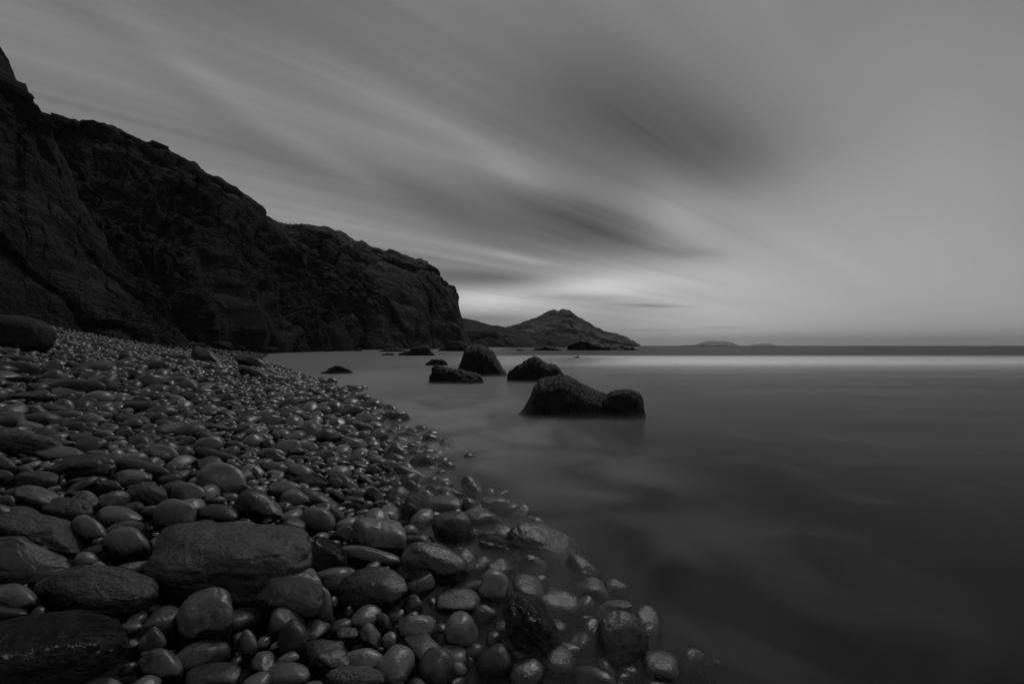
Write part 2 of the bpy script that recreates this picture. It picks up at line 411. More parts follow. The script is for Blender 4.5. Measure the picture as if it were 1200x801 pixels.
# ------------------------------------------------------------------ cliffs and hills
def interp_table(tab, key, us):
    """tab rows: (u, value...) with None allowed = interpolate"""
    pts = [(r[0], r[key]) for r in tab if r[key] is not None]
    return np.interp(us, [p[0] for p in pts], [p[1] for p in pts])
def cliff(name, tab, n_u, n_t, amp, freq, mat, label, seed, p=1.5, back=30.0, drop=6.0, foot_z=None, crest_amp=0.25, bulge=0.0):
    us = np.linspace(tab[0][0], tab[-1][0], n_u)
    vt, yt, yf = (interp_table(tab, k, us) for k in (1, 2, 3))
    vt = vt + vnoise(np.stack([us * 0.12, us * 0, us * 0], 1), seed + 5) * crest_amp * 3 + vnoise(np.stack([us * 0.4, us * 0, us * 0], 1), seed + 6) * crest_amp * 1.6
    dx = (us - U0) / F
    top = np.stack([dx * yt, yt, CAMZ + (V0 - vt) / F * yt], 1)
    fx, fy = dx * yf, yf
    fz = (ground(fx, fy) - 0.6) if foot_z is None else np.full(n_u, foot_z)
    foot = np.stack([fx, fy, fz], 1)
    ts = np.linspace(0, 1, n_t)
    T = ts[:, None, None]
    hor = T ** p
    P = foot[None] * (1 - hor) + top[None] * hor
    P[:, :, 2] = foot[None, :, 2] * (1 - T[..., 0]) + top[None, :, 2] * T[..., 0]
    nb = 14
    bk = []
    dirn = top[:, :2] / np.linalg.norm(top[:, :2], axis=1, keepdims=True)
    for k in range(1, nb + 1):
        q = top.copy(); s = k / nb
        q[:, :2] += dirn * back * s; q[:, 2] -= drop * s * s + 0.02 * back * s
        bk.append(q)
    P = np.concatenate([P, np.stack(bk)], 0)
    flat = P.reshape(-1, 3)
    du = np.gradient(P, axis=1); dv = np.gradient(P, axis=0)
    nrm = np.cross(du, dv); nrm /= (np.linalg.norm(nrm, axis=2, keepdims=True) + 1e-9)
    nrm = nrm.reshape(-1, 3)
    sgn = np.where((nrm * -flat).sum(1) < 0, -1.0, 1.0); sgn = 1.0 if (nrm * -flat).sum(1).mean() > 0 else -1.0
    nrm = nrm * sgn
    Q = flat * freq
    w = np.array([1.0, 1.0, 0.45])
    n = ridged(Q * w, 3, seed, 0.42) * 0.8 + fbm(Q * 0.45, 3, seed + 31) * 1.0 + fbm(Q * np.array([.5, .5, 5.0]), 4, seed + 91) * 0.20
    strat = fbm(np.stack([flat[:, 0] * 0.01, flat[:, 1] * 0.01, flat[:, 2] * freq * 2.6 + flat[:, 1] * freq * 0.45], 1), 3, seed + 55)
    rub = np.clip(0.5 + 1.6 * fbm(Q * 0.7, 2, seed + 60), 0.12, 1.0)         # broken crags among smoother slopes
    n = n * 0.9 + strat * 0.45 + blocks(Q * np.array([1.0, 1.0, 0.5]), seed + 3) * 0.50 + rub * (blocks(Q * np.array([2.9, 2.9, 1.5]), seed + 4) * 0.42 + blocks(Q * np.array([8, 8, 5.0]), seed + 4) * 0.20 + blocks(Q * 20, seed + 2) * 0.09 + fbm(Q * 16, 3, seed + 2) * 0.08)
    tt = np.concatenate([ts, np.ones(nb)])
    env = np.where(tt < 1, np.clip((1 - tt) * 9, 0.22, 1), 0.22)
    env = np.repeat(env, n_u)
    Pn = flat + nrm * (n * amp * env)[:, None]
    ci = np.arange(n_u); ew = np.clip(np.minimum(ci + 1, n_u - ci) / 26.0, 0.12, 1); Pn = flat + (Pn - flat) * np.tile(ew, P.shape[0])[:, None]
    V = Pn
    me = make_mesh(name, V, grid_faces(P.shape[0], n_u), smooth=True)
    return link(name, me, mat, label, kind='structure')

cliff('headland', [(230, 262, 190, 110), (325, 260, 190, 128), (360, 260, 195, None), (385, 266, 200, 140), (410, 278, 205, 150), (440, 292, 215, 160), (470, 302, 225, 172), (500, 306, 238, 188), (505, 312, 239, None),
      (510, 322, 240, None), (525, 335, 242, 205), (531, 345, 242, None), (532, 356, 242, 212), (540, 372, 241, 218), (546, 387, 240, 222), (553, 404, 238, 226)],
      420, 190, 5.0, 0.045, MAT_HEAD, 'dark vertical sea cliff ending the bay, flat topped with pale slope', 401, p=1.9, back=60, drop=12, foot_z=-1.5, crest_amp=0.6)
cliff('cliff', [(-140, 120, 75, 45), (30, 140, 78, 46), (55, 142, 80, 46), (88, 142, 82, 46), (105, 146, None, None), (130, 152, 86, 47), (165, 170, 90, 50), (185, 178, None, None), (205, 182, 95, 53), (225, 193, None, None), (245, 210, 101, 60), (265, 218, 105, 65),
      (300, 240, 113, 77), (325, 262, 118, 86), (345, 287, 121, 93), (365, 320, 120, 99), (385, 347, 119, 104), (400, 376, 118, 109), (414, 402, 116, 112)],
      460, 200, 3.6, 0.075, MAT_CLIFF, 'dark sloping sea cliff behind the pebble beach', 77, p=1.35, back=60, drop=10, crest_amp=0.8)
cliff('cliff_spur', [(-420, -60, 40, 24), (-120, 12, 41, 25), (-20, 45, 42, 27), (0, 57, 42, 28), (8, 68, 42, None), (12, 76, None, None), (20, 95, 43, 29), (32, 103, None, None), (45, 131, 44, 30), (60, 152, 45, 30.5), (75, 187, 46, 31.5), (100, 243, 46, 32.5),
      (130, 300, 46, 33.5), (150, 335, 46, 35), (168, 352, 46, 37), (188, 372, 45, 38.5), (206, 388, 44, 40), (222, 402, 44, 41)],
      420, 190, 1.5, 0.16, MAT_CLIFF, 'near dark rocky spur rising above the upper beach', 12, p=1.25, back=25, drop=4, crest_amp=1.3)
cliff('low_ridge', [(470, 360, 430, 350), (538, 373, 430, 360), (560, 377.5, 440, 370), (585, 381, 460, 385), (600, 384, 480, 395), (620, 389, 500, 410), (640, 394, 520, 430), (690, 400, 560, 470), (742, 405.6, 600, 560)],
      260, 60, 7.0, 0.02, MAT_CLIFF, 'low dark ridge running out beyond the headland', 5, p=1.3, back=80, drop=15, foot_z=-2, crest_amp=0.15)
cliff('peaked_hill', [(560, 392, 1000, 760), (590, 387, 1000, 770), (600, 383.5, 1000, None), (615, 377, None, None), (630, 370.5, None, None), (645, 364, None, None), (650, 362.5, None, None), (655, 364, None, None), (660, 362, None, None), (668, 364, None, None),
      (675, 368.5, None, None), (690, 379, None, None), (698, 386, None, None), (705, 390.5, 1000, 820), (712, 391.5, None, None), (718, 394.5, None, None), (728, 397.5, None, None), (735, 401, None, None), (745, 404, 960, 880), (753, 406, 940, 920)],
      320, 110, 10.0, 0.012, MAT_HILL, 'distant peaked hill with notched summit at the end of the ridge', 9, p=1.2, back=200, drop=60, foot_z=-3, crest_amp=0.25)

# ------------------------------------------------------------------ rocks in the sea
def sea_rock(sil, vb, name, label, seed, depth=0.42, nx=90, nth=46, amp=0.05, zb=-0.7, group=None, cat='rock', mat=None, tilt=0.0, Yb=None, sharp=0.8):
    """a rock standing in the water: crest heights along its length, rounded fore and aft"""
    mat = mat or MAT_SEAROCK
    Y0 = Yb if Yb else F * CAMZ / (vb - V0)
    us = np.array([s[0] for s in sil], float); vs = np.array([s[1] for s in sil], float)
    wid = (us[-1] - us[0]) / F * Y0
    D = wid * depth * 0.5
    Yc = Y0 + D * 0.8
    uu = np.linspace(us[0], us[-1], nx)
    vw = V0 + F * CAMZ / Yc                        # where the waterline falls at the crest's own distance
    vv = np.interp(uu, us, vs); vv = vv.min() + (vv - vv.min()) * (vw - vv.min()) / (max(vb, vs.max() - 4) - vv.min())
    vv[1:-1] += (vnoise(np.stack([uu[1:-1] * 0.35, uu[1:-1] * 0, uu[1:-1] * 0], 1), seed) * 0.9)
    X = (uu - U0) / F * Yc; H = CAMZ + (V0 - vv) / F * Yc
    s = np.linspace(-1, 1, nx)
    Dx = D * (1 - np.abs(s) ** 3.2) ** 0.5 * 0.9 + D * 0.1
    H[0] = min(H[0], 0.0); H[-1] = min(H[-1], 0.0)
    th = np.linspace(0, math.pi, nth)
    Yy = Yc + tilt * 0 - Dx[:, None] * np.cos(th)[None] * (1 + 0.0)
    sn = np.sin(th) ** sharp
    Zz = zb + (H[:, None] - zb) * sn[None]
    Xx = np.repeat(X[:, None], nth, 1)
    # flanks flare outwards below the crest
    fl = (1 - sn)[None] ** 1.5 * (X - X.mean())[:, None] * 0.20
    P = np.stack([Xx + fl, Yy, Zz], -1)
    flat = P.reshape(-1, 3)
    du = np.gradient(P, axis=0); dv = np.gradient(P, axis=1)
    nr = np.cross(du, dv); nr /= (np.linalg.norm(nr, axis=2, keepdims=True) + 1e-9); nr = nr.reshape(-1, 3)
    if (nr[:, 2]).mean() < 0: nr = -nr
    k = 1.0 / max(wid, 0.05)
    n = blocks(flat * k * 2.3, seed, 0.15) * 2.0 + blocks(flat * k * 6.0, seed + 2, 0.2) * 0.7 + blocks(flat * k * 15.0, seed + 4, 0.2) * 0.22 + fbm(flat * k * 1.4, 3, seed + 3) * 0.7 + fbm(flat * k * 22, 4, seed + 8) * 0.22
    crest = np.clip(1 - np.repeat(sn[None], nx, 0).ravel() ** 6, 0.15, 1)
    flat = flat + nr * (n * amp * wid * crest)[:, None]
    c = np.array([X.mean(), Yc, 0.0])
    me = make_mesh(name, flat - c, grid_faces(nx, nth))
    return link(name, me, mat, label, cat, group, loc=tuple(c))

sea_rock([(604, 497), (613, 486), (621, 470), (626, 454), (632, 445.5), (640, 441.5), (650, 441), (660, 438.2), (667, 440), (674, 444.5), (682, 450), (690, 455), (699, 459.5), (708, 463.5), (716, 468), (724, 476), (731, 486), (737, 497)],
         491, 'sea_rock', 'largest black rock in the water, broad with a peaked hump', 31, depth=0.72, nx=150, nth=90, amp=0.015, sharp=0.85)
sea_rock([(697, 497), (701, 478), (706, 467), (712, 461), (719, 458.5), (727, 456.3), (736, 455.3), (744, 457.5), (750, 462), (754.5, 469), (757, 479), (756.5, 488), (754, 497)],
         491, 'sea_rock', 'smaller rounded black rock touching the seaward end of the largest one', 33, depth=0.85, nx=90, nth=70, amp=0.022, sharp=0.62)
sea_rock([(594, 446), (595, 438), (598, 434), (604, 430), (612, 424), (620, 419), (626, 417), (632, 419), (642, 425.5), (650, 427), (655, 430), (659, 436), (661, 443), (660, 449)],
         448, 'sea_rock', 'black rock with pointed top just behind the largest sea rock', 47, depth=0.6, nx=100, nth=60, amp=0.02, sharp=0.75)
sea_rock([(530, 445), (536, 434), (541, 423), (544, 411), (548, 406), (555, 403.8), (564, 403.4), (572, 406.5), (579, 413), (584, 422), (589, 432), (597, 442)],
         441, 'sea_rock', 'tall black tooth of rock leaning over the low rock shelf', 53, depth=0.7, nx=100, nth=60, amp=0.02, sharp=0.7)
sea_rock([(502, 450), (503, 442), (507, 437), (507, 429), (511, 427.5), (520, 429), (530, 432), (540, 433), (552, 435), (562, 438), (566, 445), (567, 450)],
         450, 'sea_rock', 'low flat black rock shelf at the foot of the tall tooth rock', 61, depth=0.6, nx=100, nth=56, amp=0.035, sharp=0.5)
sea_rock([(498, 427), (501, 424), (506, 421), (510, 420), (517, 421), (522, 423), (525, 427)], 428, 'sea_rock', 'small dark dome of rock behind the low rock shelf', 65, nx=50, nth=36, amp=0.03)
sea_rock([(377, 437), (383, 434), (388, 430), (393, 427.7), (399, 429), (405, 432), (411, 433), (414, 436)], 438, 'sea_rock', 'lone low slanting rock in the water near the beach', 67, nx=60, nth=40, amp=0.04, sharp=0.7)
sea_rock([(466, 415.5), (470, 413), (478, 411), (484, 409), (490, 406), (497, 404.5), (502, 406), (505, 410), (508, 414), (510, 416)], 416.5, 'sea_rock', 'jagged dark skerry in front of the headland, beside a small flat one', 71, depth=0.5, nx=80, amp=0.05)
sea_rock([(446, 415.6), (449, 414.2), (455, 413.4), (460, 414), (463, 415.6)], 416.2, 'sea_rock', 'small flat dark skerry shoreward of the jagged skerry', 73, nx=40, nth=24, amp=0.03)
sea_rock([(444, 411.5), (450, 409.5), (458, 408), (464, 407), (470, 408.5), (476, 410.5)], 411.8, 'sea_rock', 'long low dark reef lying against the headland foot', 74, nx=50, nth=24, amp=0.04)
sea_rock([(513, 411), (518, 407), (524, 404), (531, 401), (538, 400), (545, 402), (552, 407), (556, 411)], 411.3, 'sea_rock', 'broken dark rocks at the very tip of the headland', 79, depth=0.5, nx=60, amp=0.06)
sea_rock([(621, 410.3), (626, 408), (632, 406), (638, 404.5), (645, 405), (651, 407), (657, 410.3)], 410.5, 'sea_rock', 'low triangular skerry between the headland and the peaked hill', 83, nx=50, nth=30, amp=0.05)
sea_rock([(663, 410), (666, 403), (670, 400), (678, 398.6), (690, 399), (699, 400), (707, 403), (716, 404), (724, 403), (731, 405), (738, 406), (744, 407.5), (750, 410)], 410.3, 'sea_rock', 'long dark reef in front of the peaked hill', 89, depth=0.3, nx=110, amp=0.035)
sea_rock([(670, 418.3), (673, 417), (677, 416.8), (680, 418.3)], 418.8, 'sea_rock', 'tiny black rock alone in the bright strip of sea', 93, nx=24, nth=16, amp=0.02)
sea_rock([(603, 410.2), (606, 409), (611, 408.6), (616, 410.2)], 410.4, 'sea_rock', 'tiny flat rock in the strip before the low ridge', 95, nx=24, nth=16, amp=0.02)

# islands on the horizon
def island(sil, Y, label, seed, depth):
    us = np.array([s[0] for s in sil], float); vs = np.array([s[1] for s in sil], float)
    nx, nt_ = 120, 30
    uu = np.linspace(us[0], us[-1], nx); vv = np.interp(uu, us, vs)
    X = (uu - U0) / F * Y; H = CAMZ + (V0 - vv) / F * Y
    th = np.linspace(0, math.pi, nt_)
    wid = X[-1] - X[0]
    s = np.linspace(-1, 1, nx)
    Dx = wid * depth * (1 - s ** 4) ** 0.5 + 1
    P = np.stack([np.repeat(X[:, None], nt_, 1), Y - Dx[:, None] * np.cos(th)[None], -8 + (H[:, None] + 8) * np.sin(th)[None] ** 0.9], -1).reshape(-1, 3)
    P[:, 2] += fbm(P * (12.0 / wid), 4, seed) * wid * 0.012 * np.clip(P[:, 2] / (H.max() + 1), 0, 1)
    c = np.array([X.mean(), Y, 0.0])
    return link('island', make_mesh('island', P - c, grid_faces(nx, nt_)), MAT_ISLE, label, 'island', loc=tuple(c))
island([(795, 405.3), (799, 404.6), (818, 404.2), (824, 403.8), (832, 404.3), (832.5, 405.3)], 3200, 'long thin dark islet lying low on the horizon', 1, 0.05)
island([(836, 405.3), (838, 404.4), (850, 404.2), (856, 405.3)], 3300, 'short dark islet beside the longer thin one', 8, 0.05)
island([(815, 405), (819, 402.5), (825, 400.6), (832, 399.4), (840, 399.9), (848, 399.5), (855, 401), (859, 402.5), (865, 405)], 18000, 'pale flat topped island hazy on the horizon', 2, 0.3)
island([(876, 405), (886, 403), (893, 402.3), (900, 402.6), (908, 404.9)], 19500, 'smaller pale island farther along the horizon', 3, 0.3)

# ------------------------------------------------------------------ stones
def unit_stone(lv, shape, seed, big=False):
    """a unit stone, half extents 1: o oval, r round, a angular, f flat tablet, t pointed, k block"""
    V, Fc = ICO[lv]
    rng = np.random.default_rng(seed)
    v = V @ np.linalg.qr(rng.normal(size=(3, 3)))[0]
    pw = {'o': 2.15, 'r': 2.05, 'a': 2.5, 'f': 2.8, 't': 2.0, 'k': 4.2}[shape]
    rad = 1.0 / ((np.abs(v) ** pw).sum(1) ** (1 / pw))
    p = v * rad[:, None]
    p = p * (1 + 0.16 * vnoise(v * 1.1 + seed % 97, seed))[:, None]
    cuts = {'o': 3, 'r': 2, 'a': 7, 'f': 3, 't': 3, 'k': 4}[shape]
    lo = {'o': 0.82, 'r': 0.86, 'a': 0.68, 'f': 0.76, 't': 0.76, 'k': 0.82}[shape]
    if big and shape in 'or': cuts = 1
    for _ in range(cuts):
        n = rng.normal(size=3); n /= np.linalg.norm(n); t = rng.uniform(lo, lo + 0.2)
        e = np.maximum(p @ n - t, 0); e = e * e / (e + 0.09)                 # worn edges
        p = p - n[None] * (e * (0.9 if shape in 'ak' else 0.75))[:, None]
    if shape == 't':
        p[:, 0] *= 1 - 0.42 * p[:, 2]; p[:, 1] *= 1 - 0.35 * p[:, 2]
    elif lv >= 2:
        tp = 0.07 if big else 0.22; p[:, 2] *= 1 + rng.uniform(-tp, tp) * p[:, 0]; p[:, 0] += rng.uniform(-.15, .15) * p[:, 2]
    if lv >= 3:
        amp = 0.035 if shape in 'ak' else 0.014
        if big: amp *= 1.4
        p = p * (1 + amp * fbm(v * 3.0 + 11, 4, seed + 3))[:, None]
        if big: p = p * (1 - 0.030 * np.clip(ridged(v * 1.7 + 4, 2, seed + 9, 0.4) - 0.45, 0, 1) * 2)[:, None]
    lo_, hi_ = p.min(0), p.max(0)
    return (p - (lo_ + hi_) / 2) / ((hi_ - lo_) / 2), Fc

TONE = {'p': 0.150, 'm': 0.038, 'd': 0.010, 'w': 0.120, 'b': 0.028, 'g': 0.018}
def stone_attrs(unit, world_z, zref, kind, seed, wetline):
    """tone, dry and coarse for each vertex; wetline is where on the stone (-1..1) the dry cap begins"""
    n = len(unit)
    t = TONE[kind] * (0.85 + 0.3 * random.Random(seed).random())
    dry = (world_z - wetline)
    coarse = {'p': 0.10, 'm': 0.22, 'd': 0.26, 'w': 0.08, 'b': 0.7, 'g': 5.0}[kind]
    return dict(tone=np.full(n, t), dry=dry, coarse=np.full(n, coarse))

PLACED = []   # (x, y, radius) footprints
INFO = []     # what each single stone looks like in the picture
def rotm_(a): return np.array([[math.cos(a), -math.sin(a), 0], [math.sin(a), math.cos(a), 0], [0, 0, 1]])
SINK = {(658, 657): 0.13, (626, 676): 0.07, (728, 758): 0.03, (680, 762): 0.07, (820, 788): 0.04, (660, 706): 0.06, (535, 527): 0.05, (560, 575): 0.05}   # stones that lie deeper than the bed around them
def hand_stone(i, cx, cy, w, h, ang, tone, shape, label, ref):
    phi = math.radians(ang)
    dx, dz = ray(cx, cy)
    hv = max(h if abs(ang) < 45 else w, 3.0)
    Y = None
    ys = np.geomspace(1.0, 130, 700)
    gz = ground(dx * ys, ys)
    f = CAMZ + dz * ys - (gz + 0.18 * hv * ys / F - SINK.get((cx, cy), 0.0))
    idx = np.where(f < 0)[0]
    Y = ys[idx[0]] if len(idx) else 60.0
    sc = Y / F
    C = np.array([dx * Y, Y, CAMZ + dz * Y])
    dh = np.array([dx, 1.0, 0.0]); dh /= np.linalg.norm(dh)
    r = np.array([1.0, 0.0, 0.0]); zz = np.array([0, 0, 1.0])
    a1 = r * math.cos(phi) - zz * math.sin(phi); a3 = zz * math.cos(phi) + r * math.sin(phi)
    big = max(w, h) > 60
    lv = 5 if max(w, h) > 85 else (4 if max(w, h) > 34 else (3 if max(w, h) > 15 else 2))
    U, Fc = unit_stone(lv, shape, 1000 + i * 7, big)
    a, c = w * sc / 2, h * sc / 2
    steep = abs(ang) > 45
    b = (c if steep else a * 0.72)
    e1 = np.array([math.cos(phi), math.sin(phi)]); e2 = np.array([-math.sin(phi), math.cos(phi)])
    for it in range(7):
        W = C + a * U[:, :1] * a1 + b * U[:, 1:2] * dh + c * U[:, 2:] * a3
        q = np.stack([U0 + F * W[:, 0] / W[:, 1], V0 - F * (W[:, 2] - CAMZ) / W[:, 1]], 1)
        p1, p2 = q @ e1, q @ e2
        a *= w / (p1.max() - p1.min()); rat = h / (p2.max() - p2.min())
        c *= rat ** 1.0
        if not steep and c < 0.34 * a: c = 0.34 * a; b *= min(1.0, rat) ** 0.8
        b = min(max(b, 0.30 * a), 1.0 * max(a, c))
        m1, m2 = (p1.max() + p1.min()) / 2, (p2.max() + p2.min()) / 2
        off = (np.array([cx, cy]) @ e1 - m1) * e1 + (np.array([cx, cy]) @ e2 - m2) * e2
        C = C + np.array([off[0] * sc, 0, -off[1] * sc])
    L = a * U[:, :1] * a1 + b * U[:, 1:2] * dh + c * U[:, 2:] * a3
    rng = random.Random(i * 31 + 5)
    ext = L[:, 2].max()
    zrel = L[:, 2] / ext
    d = float(shore_d(np.array([C[0]]), np.array([C[1]]))[0])
    if tone == 'w': wl = rng.uniform(-0.05, 0.25)
    elif tone == 'd' or tone == 'g': wl = rng.uniform(0.2, 1.3) if d < 1.6 else -1.6
    else: wl = -0.35 if d < 1.0 else -1.6
    if tone == 'g' or (d < -0.25 and tone != 'w'): wl = 2.6
    # the wet line is tilted: the swash reached higher on one side
    tl = rng.uniform(-0.35, 0.35)
    zr = zrel + tl * U[:, 0] + 0.25 * vnoise(U * 1.7, i)
    if big and tone in 'bgd':
        rn = ridged(U * 1.3 + i, 3, i, 0.45) * 0.045 + blocks(U * 1.3 + i, i, 0.5) * 0.022 + fbm(U * 4 + i, 4, i + 2) * 0.018
        L = L * (1 + rn * (1.0 if tone != 'd' else 0.7))[:, None]
    A = stone_attrs(U, zr, 0, tone, i, wl)
    wob = vnoise(U * 2.2, i + 9)
    if 'crack' in label or 'cleft' in label:
        for off, q in ((0.05, 0.0), (0.45, 0.35)) if 'crack' in label else ((0.25, 0.0),):
            gdist = np.abs(U[:, 0] - off + 0.16 * wob + q * U[:, 1])
            L = L * (1 - 0.13 * np.exp(-(gdist / 0.035) ** 2))[:, None]
            A['tone'] = A['tone'] * (1 - 0.85 * np.exp(-(gdist / 0.045) ** 2))
    if 'striped' in label or 'banded' in label:
        bands = np.sin((U[:, 0] * 0.8 + U[:, 2] * 0.7) * 15 + wob * 2.0)
        A['tone'] = A['tone'] * (1 + 0.75 * bands); L = L * (1 + 0.012 * bands)[:, None]
    if 'ridge' in label:
        L = L * (1 + 0.07 * np.exp(-((U[:, 1] + 0.25 * wob) / 0.22) ** 2) * (U[:, 2] > 0))[:, None]
    me = make_mesh('beach_stone', L, Fc, A)
    o = link('beach_stone', me, MAT_STONE, None, 'stone', 'stones on the beach', loc=tuple(C))
    n = max(1, int(math.ceil(max(a, b) / min(a, b) * 1.3)))
    mn, mj = min(a, b), max(a, b); ax = r if a >= b else dh
    if steep: mj = mn = min(max(a, b), c) if False else min(a, b) if a < b else b
    for k in np.linspace(-1, 1, max(n, 1) if n > 1 else 2):
        q = C + ax * k * (mj - mn)
        PLACED.append((q[0], q[1], mn * 0.95))
    INFO.append(dict(o=o, u=cx, v=cy, w=w, h=h, tone=tone, shape=shape, label=label, ref=ref, d=d))
    return o

